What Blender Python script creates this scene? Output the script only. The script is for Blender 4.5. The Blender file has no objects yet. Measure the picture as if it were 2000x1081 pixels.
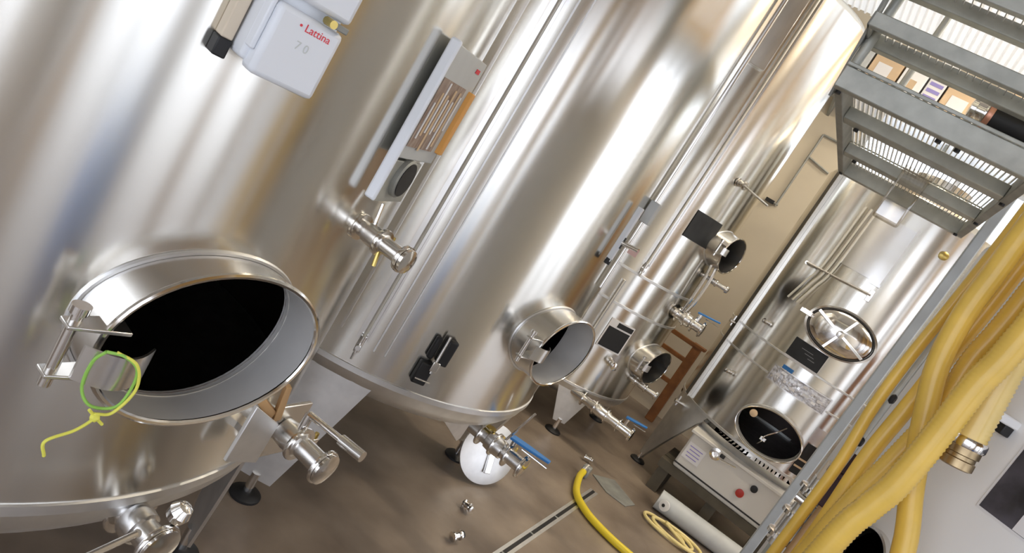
import bpy, bmesh, math, random
from mathutils import Vector, Matrix
random.seed(7)
S = bpy.context.scene
COL = S.collection
R_ = math.radians
# ------------------------------------------------------------------ camera
CAM_H, ROLL, PITCH, YAW, FPX = 2.1, R_(31.6), R_(10.5), R_(22.2), 1444.0
fw = Vector((-math.sin(YAW)*math.cos(PITCH), math.cos(YAW)*math.cos(PITCH), -math.sin(PITCH)))
rt = Vector((math.cos(YAW), math.sin(YAW), 0)); up = rt.cross(fw)
cx_ = rt*math.cos(ROLL) + up*math.sin(ROLL); cy_ = up*math.cos(ROLL) - rt*math.sin(ROLL); cz_ = -fw
cd = bpy.data.cameras.new('camera'); cam = bpy.data.objects.new('camera', cd); COL.objects.link(cam)
cd.sensor_width = 36; cd.sensor_fit = 'HORIZONTAL'; cd.lens = 36*FPX/2000; cd.clip_start = .02
cam.matrix_world = Matrix(((cx_.x, cy_.x, cz_.x, 0), (cx_.y, cy_.y, cz_.y, 0), (cx_.z, cy_.z, cz_.z, CAM_H), (0, 0, 0, 1)))
S.camera = cam
# ------------------------------------------------------------------ world, exposure
w = bpy.data.worlds.new('sky'); S.world = w; w.use_nodes = True
bg = w.node_tree.nodes['Background']; bg.inputs[0].default_value = (.83, .88, 1.0, 1); bg.inputs[1].default_value = 3.9
S.view_settings.view_transform = 'Standard'; S.view_settings.look = 'None'
S.view_settings.exposure = -.18; S.view_settings.gamma = 1; S.view_settings.use_curve_mapping = False
FILL_W, FILL_C = 80.0, (1.0, .86, .66)
def portal(name, loc, rot, sx, sy):
    l = bpy.data.lights.new(name, 'AREA'); l.shape = 'RECTANGLE'; l.size = sx; l.size_y = sy
    l.cycles.is_portal = True
    o = bpy.data.objects.new(name, l); COL.objects.link(o); o.location = loc; o.rotation_euler = rot
DOORS = [(-3.5, -.55), (.1, 2.7), (4.0, 8.3)]
BX0, BX1, BH = -2.4, 4.2, 4.2                # unseen gate behind the camera, added and widened for front light
DOOR_H = 3.7
for a, b in DOORS: portal('daylight_portal', (5.62, (a+b)/2, DOOR_H/2), (0, R_(90), 0), DOOR_H, b-a)
portal('daylight_portal', (2.2, 8.92, 3.55), (R_(-90), 0, 0), 6.2, 1.05)
portal('daylight_portal', (3.95, 6.4, 6.0), (0, 0, 0), 2.9, 4.0)
portal('daylight_portal', ((BX0+BX1)/2, -4.1, BH/2), (R_(90), 0, 0), BX1-BX0, BH)

# ------------------------------------------------------------------ materials
def mat(name, col, rough=.5, metal=0, var=0, vscale=4, stretch=(1, 1, 1), col2=None, bump=0, bscale=20, bstretch=(1, 1, 1),
        aniso=0, emit=0, trans=0, spec=.5, coat=0):
    m = bpy.data.materials.new(name); m.use_nodes = True; nt = m.node_tree; N = nt.nodes; L = nt.links
    p = N['Principled BSDF']; p.inputs['Base Color'].default_value = (*col, 1)
    p.inputs['Roughness'].default_value = rough; p.inputs['Metallic'].default_value = metal
    p.inputs['Specular IOR Level'].default_value = spec; p.inputs['Coat Weight'].default_value = coat
    if trans: p.inputs['Transmission Weight'].default_value = trans
    if emit: p.inputs['Emission Color'].default_value = (*col, 1); p.inputs['Emission Strength'].default_value = emit
    tc = N.new('ShaderNodeTexCoord')
    def noise(sc, st, det=4):
        mp = N.new('ShaderNodeMapping'); mp.inputs['Scale'].default_value = st; L.new(tc.outputs['Object'], mp.inputs[0])
        n = N.new('ShaderNodeTexNoise'); n.inputs['Scale'].default_value = sc; n.inputs['Detail'].default_value = det
        L.new(mp.outputs[0], n.inputs[0]); return n
    if var or col2:
        n = noise(vscale, stretch)
        r = N.new('ShaderNodeValToRGB'); L.new(n.outputs[0], r.inputs[0])
        c2 = col2 or tuple(c*(1-var) for c in col); c1 = col if col2 else tuple(min(1, c*(1+var)) for c in col)
        r.color_ramp.elements[0].position = .32; r.color_ramp.elements[1].position = .68
        r.color_ramp.elements[0].color = (*c2, 1); r.color_ramp.elements[1].color = (*c1, 1)
        L.new(r.outputs[0], p.inputs['Base Color'])
    if bump:
        n = noise(bscale, bstretch); b = N.new('ShaderNodeBump'); b.inputs['Strength'].default_value = bump
        b.inputs['Distance'].default_value = .01
        L.new(n.outputs[0], b.inputs['Height']); L.new(b.outputs[0], p.inputs['Normal'])
    if aniso:
        p.inputs['Anisotropic'].default_value = aniso; p.inputs['Anisotropic Rotation'].default_value = .25
        t = N.new('ShaderNodeTangent'); t.direction_type = 'RADIAL'; t.axis = 'Z'; L.new(t.outputs[0], p.inputs['Tangent'])
    return m
def thin_glass(name, tint, mixv=.12):
    m = bpy.data.materials.new(name); m.use_nodes = True; nt = m.node_tree; N = nt.nodes; L = nt.links
    N.remove(N['Principled BSDF'])
    t = N.new('ShaderNodeBsdfTransparent'); t.inputs[0].default_value = (*tint, 1)
    g = N.new('ShaderNodeBsdfGlossy'); g.inputs['Roughness'].default_value = .08
    x = N.new('ShaderNodeMixShader'); x.inputs[0].default_value = mixv
    L.new(t.outputs[0], x.inputs[1]); L.new(g.outputs[0], x.inputs[2]); L.new(x.outputs[0], N['Material Output'].inputs[0])
    return m
M = {}
M['tank'] = mat('brushed_tank_steel', (.79, .77, .715), .205, 1, var=.035, vscale=1.6, stretch=(1, 1, .35), aniso=.75, bump=.06, bscale=2.6, bstretch=(1, 1, .2))
M['steel'] = mat('satin_steel', (.78, .765, .74), .26, 1, var=.04, vscale=6)
M['chrome'] = mat('polished_steel', (.84, .82, .79), .13, 1)
M['weld'] = mat('ground_weld_steel', (.80, .80, .79), .42, 1, var=.06, vscale=12)
M['inside'] = mat('darkened_inside_steel', (.16, .125, .115), .55, .8)  # shade of the closed tank put into the colour, so openings look black
M['lining'] = mat('dull_neck_steel', (.72, .71, .69), .45, .35, var=.05, vscale=8)
M['galv'] = mat('galvanised_steel', (.49, .50, .46), .48, .55, var=.12, vscale=14, bump=.05)
M['galvl'] = mat('bright_galvanised_bar', (.62, .63, .62), .45, .3, var=.05, vscale=20)
M['galvd'] = mat('galvanised_steel_dull', (.33, .335, .31), .55, .4, var=.15, vscale=9)
M['post'] = mat('grey_painted_post', (.50, .54, .57), .5, .2, var=.08, vscale=7)
M['hose'] = mat('yellow_hose_plastic', (.82, .53, .085), .38, 0, var=.10, vscale=9, coat=.2)
M['hose2'] = mat('pale_yellow_hose_plastic', (.86, .63, .21), .35, 0, var=.08, vscale=9, coat=.2)
M['rib'] = mat('cream_hose_spiral', (.88, .74, .33), .4)
M['fhose'] = mat('bright_yellow_hose', (.80, .62, .03), .4)
M['white'] = mat('white_enamel', (.90, .90, .90), .38, 0, var=.02, vscale=2, coat=.15)
M['wplast'] = mat('white_plastic', (.80, .83, .87), .35)
M['cream'] = mat('cream_conduit', (.72, .62, .48), .5)
M['black'] = mat('black_rubber', (.012, .012, .013), .55)
M['blackb'] = mat('black_board', (.022, .024, .026), .6, var=.3, vscale=8)
M['blue'] = mat('blue_lever_plastic', (.03, .20, .55), .35)
M['bluedrum'] = mat('blue_drum_plastic', (.03, .16, .5), .4)
M['wood'] = mat('tan_wood', (.55, .34, .16), .6, var=.25, vscale=5, stretch=(1, 1, .15))
M['dkwood'] = mat('weathered_pallet_wood', (.10, .085, .06), .8, var=.2, vscale=6)
M['ochre'] = mat('ochre_timber', (.42, .25, .075), .6, var=.25, vscale=3, stretch=(6, .3, 6))
M['orange'] = mat('orange_strip', (.80, .40, .10), .45)
M['rust'] = mat('brown_painted_frame', (.30, .115, .03), .55, var=.25, vscale=9)
M['paper'] = mat('white_paper', (.82, .81, .82), .7)
M['violet'] = mat('violet_print', (.32, .28, .62), .7)
M['redink'] = mat('red_print', (.75, .06, .08), .6)
M['redk'] = mat('red_knob', (.45, .03, .02), .4)
M['chalk'] = mat('grey_chalk', (.35, .36, .37), .8)
M['strg'] = mat('green_string', (.30, .58, .10), .6)
M['stry'] = mat('yellow_string', (.80, .78, .12), .6)
M['copper'] = mat('copper_band', (.72, .36, .25), .35, .8)
M['bronze'] = mat('dull_bronze', (.40, .30, .17), .35, .9, var=.2, vscale=30)
M['brass'] = mat('brass', (.62, .48, .16), .3, 1)
M['wall'] = mat('beige_wall_paint', (.64, .565, .44), .8, var=.05, vscale=1.5, bump=.04, bscale=40)
M['wallw'] = mat('white_wall_paint', (.74, .72, .68), .8, var=.04, vscale=1.5)
M['roof'] = mat('white_sheet_roof', (.82, .79, .72), .5, var=.03, vscale=3)
M['floor'] = mat('brown_grey_concrete', (.33, .265, .205), .36, 0, col2=(.15, .115, .088), vscale=1.9, bump=.10, bscale=30)
M['ground'] = mat('pale_yard_concrete', (.5, .49, .47), .9, var=.1, vscale=1)
M['pic'] = mat('dark_photo_print', (.10, .095, .12), .5, col2=(.02, .02, .025), vscale=12)
M['pict'] = mat('brown_tool_print', (.45, .36, .30), .5, col2=(.23, .15, .11), vscale=60, stretch=(1, 1, .3))
M['panel'] = mat('pale_grey_panel', (.55, .57, .57), .45, var=.06, vscale=8)
M['carton'] = mat('tan_carton', (.68, .50, .32), .7, var=.08, vscale=5)
M['crinkle'] = mat('crinkled_foil_sleeve', (.85, .85, .87), .22, .5, col2=(.35, .34, .35), vscale=30, bump=1.0, bscale=34)
M['clear'] = thin_glass('clear_plastic', (.80, .77, .72), .22)
M['pane'] = thin_glass('window_glass', (.95, .97, .97), .06)
M['tube'] = mat('clear_pvc_tube', (.72, .70, .62), .2, 0, coat=.4)
def sheet(name, col):
    m = bpy.data.materials.new(name); m.use_nodes = True; nt = m.node_tree; N = nt.nodes; L = nt.links; N.remove(N['Principled BSDF'])
    a = N.new('ShaderNodeBsdfTranslucent'); a.inputs[0].default_value = (*col, 1); d = N.new('ShaderNodeBsdfDiffuse'); d.inputs[0].default_value = (*col, 1)
    x = N.new('ShaderNodeMixShader'); x.inputs[0].default_value = .75; L.new(a.outputs[0], x.inputs[1]); L.new(d.outputs[0], x.inputs[2]); L.new(x.outputs[0], N['Material Output'].inputs[0])
    return m
M['sheet'] = sheet('brightened_roof_sheet', (.86, .84, .78))
M['lamp'] = mat('fill_lamp_tube', (1.0, .9, .74), .4, emit=9)
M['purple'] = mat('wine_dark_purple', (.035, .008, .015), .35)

# ------------------------------------------------------------------ mesh builder
BASE = {}
def frame(d):
    d = Vector(d).normalized(); a = Vector((0, 0, 1)) if abs(d.z) < .9 else Vector((1, 0, 0))
    x = a.cross(d).normalized(); y = d.cross(x); return x, y, d
class MB:
    def __init__(s): s.v = []; s.f = []
    def add(s, vs, fs):
        n = len(s.v); s.v += [Vector(v) for v in vs]; s.f += [tuple(i+n for i in f) for f in fs]; return s
    def box(s, c, size, ax=None):
        c = Vector(c); ax = ax or (Vector((1, 0, 0)), Vector((0, 1, 0)), Vector((0, 0, 1)))
        vs = [c + ax[0]*(i*size[0]/2) + ax[1]*(j*size[1]/2) + ax[2]*(k*size[2]/2) for i in (-1, 1) for j in (-1, 1) for k in (-1, 1)]
        return s.add(vs, [(0, 1, 3, 2), (4, 6, 7, 5), (0, 4, 5, 1), (2, 3, 7, 6), (0, 2, 6, 4), (1, 5, 7, 3)])
    def bb(s, a, b):
        return s.box([(p+q)/2 for p, q in zip(a, b)], [abs(q-p) for p, q in zip(a, b)])
    def prism(s, pts, d):
        d = Vector(d); n = len(pts); vs = [Vector(p) for p in pts]; vs += [v+d for v in vs]
        fs = [tuple(range(n))[::-1], tuple(range(n, 2*n))] + [(i, (i+1) % n, n+(i+1) % n, n+i) for i in range(n)]
        return s.add(vs, fs)
    def lathe(s, prof, o, d=(0, 0, 1), seg=32, caps=True, sx=1, sy=1, fr=None):
        x, y, z = fr or frame(d); o = Vector(o); vs = []; fs = []; n = len(prof)
        for r, h in prof:
            for i in range(seg):
                a = 2*math.pi*i/seg; vs.append(o + z*h + x*(r*sx*math.cos(a)) + y*(r*sy*math.sin(a)))
        for k in range(n-1):
            for i in range(seg):
                j = (i+1) % seg; fs.append((k*seg+i, k*seg+j, (k+1)*seg+j, (k+1)*seg+i))
        if caps: fs += [tuple(range(seg))[::-1], tuple((n-1)*seg+i for i in range(seg))]
        return s.add(vs, fs)
    def cyl(s, a, b, r, seg=20, r2=None):
        a = Vector(a); b = Vector(b); l = (b-a).length
        return s.lathe([(r, 0), (r2 or r, l)], a, b-a, seg)
    def tube(s, pts, r, seg=12, closed=False, caps=True):
        pts = [Vector(p) for p in pts]; n = len(pts); vs = []; fs = []
        X = None
        for k in range(n):
            t = (pts[(k+1) % n]-pts[k-1]) if closed else (pts[min(k+1, n-1)]-pts[max(k-1, 0)])
            t.normalize()
            if X is None: X = frame(t)[0]
            X = (X - t*X.dot(t)).normalized(); Y = t.cross(X)
            rr = r(k) if callable(r) else r
            for i in range(seg):
                a = 2*math.pi*i/seg; vs.append(pts[k] + X*(rr*math.cos(a)) + Y*(rr*math.sin(a)))
        for k in range(n if closed else n-1):
            for i in range(seg):
                j = (i+1) % seg; k2 = (k+1) % n; fs.append((k*seg+i, k*seg+j, k2*seg+j, k2*seg+i))
        if caps and not closed: fs += [tuple(range(seg))[::-1], tuple((n-1)*seg+i for i in range(seg))]
        return s.add(vs, fs)
    def build(s, name, m, parent=None, bev=0, smooth=35, normals=None, label=None):
        base = BASE.get(parent.name, Vector((0, 0, 0))) if parent else Vector((0, 0, 0))
        me = bpy.data.meshes.new(name); me.from_pydata([v-base for v in s.v], [], s.f); me.update()
        me.materials.append(M[m] if isinstance(m, str) else m)
        if normals is None:
            b = bmesh.new(); b.from_mesh(me); bmesh.ops.recalc_face_normals(b, faces=b.faces); b.to_mesh(me); b.free()
        if smooth:
            me.shade_smooth()
            if normals is not None: me.normals_split_custom_set_from_vertices(normals)
            else: me.set_sharp_from_angle(angle=R_(smooth))
        o = bpy.data.objects.new(name, me); COL.objects.link(o)
        if parent: o.parent = parent; BASE[o.name] = base
        if bev:
            b = o.modifiers.new('bevel', 'BEVEL'); b.width = bev; b.segments = 2; b.limit_method = 'ANGLE'; b.angle_limit = R_(40)
        if label: o['label'] = label
        return o
def spline(pts, n=12):
    pts = [Vector(p) for p in pts]; P = [pts[0]*2-pts[1]] + pts + [pts[-1]*2-pts[-2]]; out = []
    for i in range(1, len(P)-2):
        a, b, c, d = P[i-1:i+3]
        for k in range(n):
            t = k/n
            out.append(.5*((2*b) + (c-a)*t + (2*a-5*b+4*c-d)*t*t + (3*b-a-3*c+d)*t**3))
    return out + [pts[-1]]
def resample(pts, step):
    out = [pts[0]]; acc = 0
    for a, b in zip(pts, pts[1:]):
        l = (b-a).length; d = step-acc
        while d <= l: out.append(a.lerp(b, d/l)); d += step
        acc = (acc+l) % step
    return out
def tag(o, label, cat, group=None):
    o['label'] = label; o['category'] = cat
    if group: o['group'] = group
    return o
def thing(name, label, cat, loc, group=None):
    o = bpy.data.objects.new(name, None); COL.objects.link(o); o.location = loc; o.empty_display_size = .1
    BASE[o.name] = Vector(loc); return tag(o, label, cat, group)
def struct(o): o['kind'] = 'structure'; return o
def copypart(src, parent, off=(0, 0, 0)):
    c = src.copy(); COL.objects.link(c); c.parent = parent; c.location = Vector(src.location)+Vector(off)
    BASE[c.name] = BASE[parent.name]; return c
def text(name, body, size, o, xdir, ydir, m, parent, depth=.0006, align='CENTER'):
    cu = bpy.data.curves.new(name, 'FONT'); cu.body = body; cu.size = size; cu.extrude = depth; cu.align_x = align; cu.align_y = 'CENTER'
    t = bpy.data.objects.new(name, cu); COL.objects.link(t)
    bpy.context.view_layer.update()
    me = bpy.data.meshes.new_from_object(t); bpy.data.objects.remove(t)
    x = Vector(xdir).normalized(); y = Vector(ydir).normalized(); z = x.cross(y)
    mb = MB(); mb.add([Vector(o)+x*v.co.x+y*v.co.y+z*v.co.z for v in me.vertices], [tuple(p.vertices) for p in me.polygons])
    bpy.data.meshes.remove(me)
    return mb.build(name, m, parent, smooth=0)

# ------------------------------------------------------------------ the setting
XL, XR, YB, YF = -3.45, 5.6, -4.0, 8.8
EAVE, SLOPE = 5.05, .26
def roofz(y): return EAVE + SLOPE*(YF-y)
struct(MB().bb((XL-.2, YB-.2, -.12), (XR+.2, YF+.2, 0)).build('floor', 'floor', smooth=0))
struct(MB().bb((XR+.2, -14, -.14), (34, 24, -.02)).build('ground', 'ground', smooth=0))
struct(MB().prism([(XL, YB, 0), (XL, YF, 0), (XL, YF, roofz(YF)), (XL, YB, roofz(YB))], (-.2, 0, 0)).build('wall_left', 'wallw', smooth=0))
wb = MB(); wb.bb((XL, YB-.2, 0), (BX0, YB, roofz(YB))); wb.bb((BX1, YB-.2, 0), (XR, YB, roofz(YB))); wb.bb((BX0, YB-.2, BH), (BX1, YB, roofz(YB)))
struct(wb.build('wall_back', 'wallw', smooth=0))
struct(MB().bb((XL-6, -16, -.14), (XR+.2, YB-.2, -.02)).build('ground', 'ground', smooth=0))
# far wall with the long high window
WX0, WX1, WZ0, WZ1 = -.95, 5.3, 3.0, 4.08
wf = MB(); wf.bb((XL, YF, 0), (XR, YF+.2, WZ0)); wf.bb((XL, YF, WZ0), (WX0, YF+.2, EAVE)); wf.bb((WX1, YF, WZ0), (XR, YF+.2, EAVE)); wf.bb((WX0, YF, WZ1), (WX1, YF+.2, EAVE))
struct(wf.build('wall_far', 'wall', smooth=0))
win = thing('window_1', 'long high window strip in the far wall', 'window', (WX0, YF+.1, WZ0)); struct(win)
f = MB(); f.bb((WX0, YF+.05, WZ0), (WX1, YF+.12, WZ0+.05)); f.bb((WX0, YF+.05, WZ1-.05), (WX1, YF+.12, WZ1)); f.build('window_frame', 'wplast', win)
for k in range(7):
    x = WX0 + (WX1-WX0)*k/6; MB().bb((x-.025, YF+.05, WZ0), (x+.025, YF+.12, WZ1)).build('mullion', 'wplast', win)
    if k < 6: MB().bb((x+.025, YF+.08, WZ0+.05), (x+(WX1-WX0)/6-.025, YF+.086, WZ1-.05)).build('pane', 'pane', win, smooth=0)
# right wall with the open delivery doors
ys = [YB] + [v for d in DOORS for v in d] + [YF]
wr = MB()
for a, b in zip(ys[0::2], ys[1::2]): wr.bb((XR, a, 0), (XR+.2, b, DOOR_H))
wr.prism([(XR, YB, DOOR_H), (XR, YF, DOOR_H), (XR, YF, roofz(YF)), (XR, YB, roofz(YB))], (.2, 0, 0))
wallr = struct(wr.build('wall_right', 'wallw', smooth=0))
z = DOOR_H+.02; k = 0
while z < 8.2:
    y1 = min(YF, YF-(z+.24-EAVE)/SLOPE) if z+.24 > EAVE else YF
    if y1 > YB+.5: MB().bb((XR-.035-.006*(k % 2), YB, z), (XR-.001, y1, z+.225)).build('plank', 'ochre', wallr, smooth=0)
    z += .235; k += 1
for k, (a, b) in enumerate(DOORS):
    d = MB(); d.bb((XR-.02, a-.08, 0), (XR+.22, a, DOOR_H+.08)); d.bb((XR-.02, b, 0), (XR+.22, b+.08, DOOR_H+.08)); d.bb((XR-.02, a, DOOR_H), (XR+.22, b, DOOR_H+.08))
    struct(d.build('trim_%d' % (k+1), 'galvd', smooth=0))
for k, (a, b) in enumerate(DOORS):
    dd = thing('door_%d' % (k+1), 'open delivery door with upright frame leaves', 'door', (XR+.1, a, 0)); struct(dd)
    nl = max(2, round((b-a)/1.1))
    for q in range(1, nl):
        y = a+(b-a)*q/nl; MB().bb((XR+.08, y-.06, 0), (XR+.16, y+.06, DOOR_H)).build('leaf_frame', 'galvd', dd, smooth=0)
for k, (x, y) in enumerate(((3.3, -1.7), (3.3, 1.35), (3.3, 3.4), (3.3, 5.9), (1.6, -2.6))):  # unseen timber columns, added to streak the tank reflections
    c_ = struct(MB().bb((x-.11, y-.11, 0), (x+.11, y+.11, roofz(y))).build('trim_%d' % (k+11), 'ochre', smooth=0))
# sloping ribbed sheet roof with a skylight
SK = (2.5, 5.4, 4.4, 8.4)
def ribbed(x0, x1, ya, yb):
    m = MB(); n = max(1, round((x1-x0)/.075)); p = (x1-x0)/n; xs = []
    for i in range(n): xs += [(x0+i*p, 0), (x0+(i+.55)*p, 0), (x0+(i+.65)*p, .022), (x0+(i+.9)*p, .022)]
    xs.append((x1, 0)); vs = []
    for x, h in xs: vs += [(x, ya, roofz(ya)-h), (x, yb, roofz(yb)-h)]
    m.add(vs, [(2*i, 2*i+1, 2*i+3, 2*i+2) for i in range(len(xs)-1)]); return m
RL = (-2.4, .8, 6.0)
rf = MB()
for a in ((XL-.2, RL[0], YB-.2, YF+.2), (RL[0], RL[1], YB-.2, RL[2]), (RL[1], SK[0], YB-.2, YF+.2), (SK[1], XR+.2, YB-.2, YF+.2), (SK[0], SK[1], YB-.2, SK[2]), (SK[0], SK[1], SK[3], YF+.2)):
    q = ribbed(*a); rf.add(q.v, q.f)
struct(rf.build('ceiling', 'roof', smooth=0))
struct(ribbed(RL[0], RL[1], RL[2], YF+.2).build('ceiling_brightened', 'sheet', smooth=0))  # roof part made translucent so its ribs show bright white
sky = thing('window_2', 'skylight panel in the ribbed roof', 'window', (SK[0], SK[2], roofz(SK[2]))); struct(sky)
for k in range(3):
    xa = SK[0] + k*(SK[1]-SK[0])/3; xb = SK[0] + (k+1)*(SK[1]-SK[0])/3
    MB().prism([(xa+.02, SK[2], roofz(SK[2])+.03), (xb-.02, SK[2], roofz(SK[2])+.03), (xb-.02, SK[3], roofz(SK[3])+.03), (xa+.02, SK[3], roofz(SK[3])+.03)], (0, 0, .005)).build('pane', 'pane', sky, smooth=0)
    MB().prism([(xa-.02, SK[2], roofz(SK[2])), (xa+.02, SK[2], roofz(SK[2])), (xa+.02, SK[3], roofz(SK[3])), (xa-.02, SK[3], roofz(SK[3]))], (0, 0, .06)).build('glazing_bar', 'galv', sky, smooth=0)
# unseen tube lamps above the frame, added to brighten and warm the hall
for x, y, wh_ in [(-.4, 5.6, 'over the catwalk'), (2.4, 4.6, 'beside the skylight'), (1.2, 7.8, 'before the high window strip')]:
    zc = roofz(y)-.35
    t = thing('fill_lamp', 'added unseen tube lamp hanging from the ribbed roof '+wh_, 'lamp', (x, y, zc), 'added tube lamps under the roof')
    MB().bb((x-.65, y-.07, zc), (x+.65, y+.07, zc+.06)).build('housing', 'wplast', t, bev=.01)
    for s in (-1, 1): MB().cyl((x-.6, y+s*.035, zc-.02), (x+.6, y+s*.035, zc-.02), .014).build('tube', 'lamp', t)
    for s in (-1, 1): MB().cyl((x+s*.5, y, zc+.06), (x+s*.5, y, roofz(y)), .005, 6).build('hanger', 'galvd', t)
    l = bpy.data.lights.new('fill_lamp_light', 'AREA'); l.shape = 'RECTANGLE'; l.size = 1.25; l.size_y = .12; l.energy = FILL_W; l.color = FILL_C
    o = bpy.data.objects.new('fill_lamp_light', l); COL.objects.link(o); o.parent = t; o.location = (0, 0, -.05)

# ------------------------------------------------------------------ tanks
class Tk:                                    # geometry of one upright tank
    def __init__(s, root, c, R): s.root = root; s.c = c; s.R = R
    def n(s, a): a = R_(a); return Vector((math.cos(a), math.sin(a), 0))
    def t(s, a): a = R_(a); return Vector((-math.sin(a), math.cos(a), 0))
    def p(s, a, z, off=0): return Vector((s.c[0], s.c[1], z)) + s.n(a)*(s.R+off)
    def patch(s, a0, a1, z0, z1, off=.001, th=.002, seg=10):
        m = MB(); vs = []; fs = []
        for i in range(seg+1):
            a = a0+(a1-a0)*i/seg
            vs += [s.p(a, z0, off), s.p(a, z1, off), s.p(a, z0, off+th), s.p(a, z1, off+th)]
        for i in range(seg):
            b = 4*i; fs += [(b, b+4, b+5, b+1), (b+2, b+3, b+7, b+6), (b, b+2, b+6, b+4), (b+1, b+5, b+7, b+3)]
        fs += [(0, 1, 3, 2), (4*seg, 4*seg+2, 4*seg+3, 4*seg+1)]
        return m.add(vs, fs)
def shell(T, z0, z1, holes, name='shell', m='tank', SEG=144, off=0):
    """cylinder wall with real oval openings; a hole is (angle, z, half width, half height)"""
    R = T.R+off; da = 360/SEG; vs = []; nr = []; fs = []
    def P(a, z):
        n = T.n(a); vs.append(Vector((T.c[0], T.c[1], z))+n*R); nr.append(n); return len(vs)-1
    rects = []
    for (a, z, hw, hh) in holes:
        wa = math.degrees(math.asin(hw/R))*1.35
        rects.append((math.floor((a-wa)/da), math.ceil((a+wa)/da), z-hh*1.5, z+hh*1.5, (a, z, hw, hh)))
    rects.sort(key=lambda r: r[2])
    zs = [z0]
    for r in rects: zs += [r[2], r[3]]
    zs.append(z1)
    for bi in range(len(zs)-1):
        a, b = zs[bi], zs[bi+1]
        r = rects[bi//2] if bi % 2 else None
        K = 8
        rows = [[P(i*da, a+(b-a)*k/K) for i in range(SEG)] for k in range(K+1)]
        for k in range(K):
            for i in range(SEG):
                if r and any((i-q) % SEG < (r[1]-r[0]) for q in (r[0],)): continue
                j = (i+1) % SEG; fs.append((rows[k][i], rows[k][j], rows[k+1][j], rows[k+1][i]))
        if r:
            i0, i1, _, _, (ha, hz, hw, hh) = r; bd = []
            for i in range(i0, i1): bd.append((i*da, a, rows[0][i % SEG]))
            for k in range(K): bd.append((i1*da, a+(b-a)*k/K, rows[k][i1 % SEG]))
            for i in range(i1, i0, -1): bd.append((i*da, b, rows[K][i % SEG]))
            for k in range(K, 0, -1): bd.append((i0*da, a+(b-a)*k/K, rows[k][i0 % SEG]))
            prev = [q[2] for q in bd]; NB = len(bd); wA = math.degrees(hw/R)
            for st in range(1, 6):
                f_ = st/5; cur = []
                for (aa, zz, _) in bd:
                    ph = math.atan2((zz-hz)/hh, math.radians(aa-ha)*R/hw)
                    s_ = hw*math.cos(ph); ea = ha+math.degrees(math.asin(s_/R)); ez = hz+hh*math.sin(ph)
                    cur.append(P(aa+(ea-aa)*f_, zz+(ez-zz)*f_))
                for i in range(NB): fs.append((prev[i], prev[(i+1) % NB], cur[(i+1) % NB], cur[i]))
                prev = cur
    mb = MB(); mb.v = vs; mb.f = fs
    return mb.build(name, m, T.root, normals=nr)
def oval_ring(T, a, z, hw, hh, off, planar, N=56):
    n, t = T.n(a), T.t(a); out = []
    for i in range(N):
        p = 2*math.pi*i/N; s = hw*math.cos(p); q = hh*math.sin(p)
        d = T.R+off if planar else math.sqrt(T.R*T.R-s*s)+off
        out.append(Vector((T.c[0], T.c[1], z+q)) + n*d + t*s)
    return out
def loft(rings, close=True):
    m = MB(); N = len(rings[0]); fs = []
    for k in range(len(rings)-1):
        for i in range(N): j = (i+1) % N; fs.append((k*N+i, k*N+j, (k+1)*N+j, (k+1)*N+i))
    return m.add([v for r in rings for v in r], fs)
def manway(T, a, z, hw, hh, h, th=.006, lining='lining'):
    """oval neck standing out of the wall, open to the inside"""
    nk = loft([oval_ring(T, a, z, hw, hh, -.004, False), oval_ring(T, a, z, hw, hh, h, True), oval_ring(T, a, z, hw-th, hh-th, h, True)]).build('manway_neck', 'steel', T.root, smooth=50)
    loft([oval_ring(T, a, z, hw-th, hh-th, h, True), oval_ring(T, a, z, hw-th, hh-th, h*.5, True), oval_ring(T, a, z, hw-th, hh-th, -.02, False)]).build('neck_lining', lining, nk, smooth=50)
    MB().tube(oval_ring(T, a, z, hw, hh, h, True), .007, 8, closed=True).build('rim', 'chrome', nk)
    MB().tube(oval_ring(T, a, z, hw+.004, hh+.004, .002, False), .006, 6, closed=True).build('weld_bead', 'weld', nk)
    return nk
def hinge(T, nk, a, z, hw, h, sz=1.0, side=-1):
    """two lugs, an upright pin and the clamp arm at one end of the neck"""
    n, t = T.n(a), T.t(a)*side; c = Vector((T.c[0], T.c[1], z)) + n*(T.R+h-.03) + t*hw
    for s in (-1, 1):
        zz = Vector((0, 0, s*.05*sz))
        MB().prism([c+zz-t*.015*sz-n*.03*sz, c+zz+t*.10*sz-n*.015*sz, c+zz+t*.10*sz+n*.02*sz, c+zz-t*.01*sz+n*.03*sz], (0, 0, .008*sz)).build('lug', 'steel', nk, bev=.002)
    MB().cyl(c+t*.082*sz-Vector((0, 0, .075*sz)), c+t*.082*sz+Vector((0, 0, .075*sz)), .011*sz).build('pin', 'chrome', nk)
    MB().cyl(c+t*.082*sz+Vector((0, 0, .075*sz)), c+t*.082*sz+Vector((0, 0, .09*sz)), .017*sz).build('pin_head', 'chrome', nk)
    arc = []
    for k in range(11):
        b = math.pi*k/10
        arc.append(c + t*(.07*sz-.13*sz*k/10) + n*(.035*sz+.035*sz*math.sin(b)))
    m = MB()
    for off in (0, .006*sz):
        m.v += [q+n*off+Vector((0, 0, s*.034*sz)) for q in arc for s in (-1, 1)]
    for k in range(10):
        b = 2*k; m.f += [(b, b+2, b+3, b+1), (22+b, 22+b+1, 22+b+3, 22+b+2), (b, 22+b, 22+b+2, b+2), (b+1, b+3, 22+b+3, 22+b+1)]
    m.f += [(0, 1, 23, 22), (20, 42, 43, 21)]
    m.build('clamp_arm', 'steel', nk)
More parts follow.
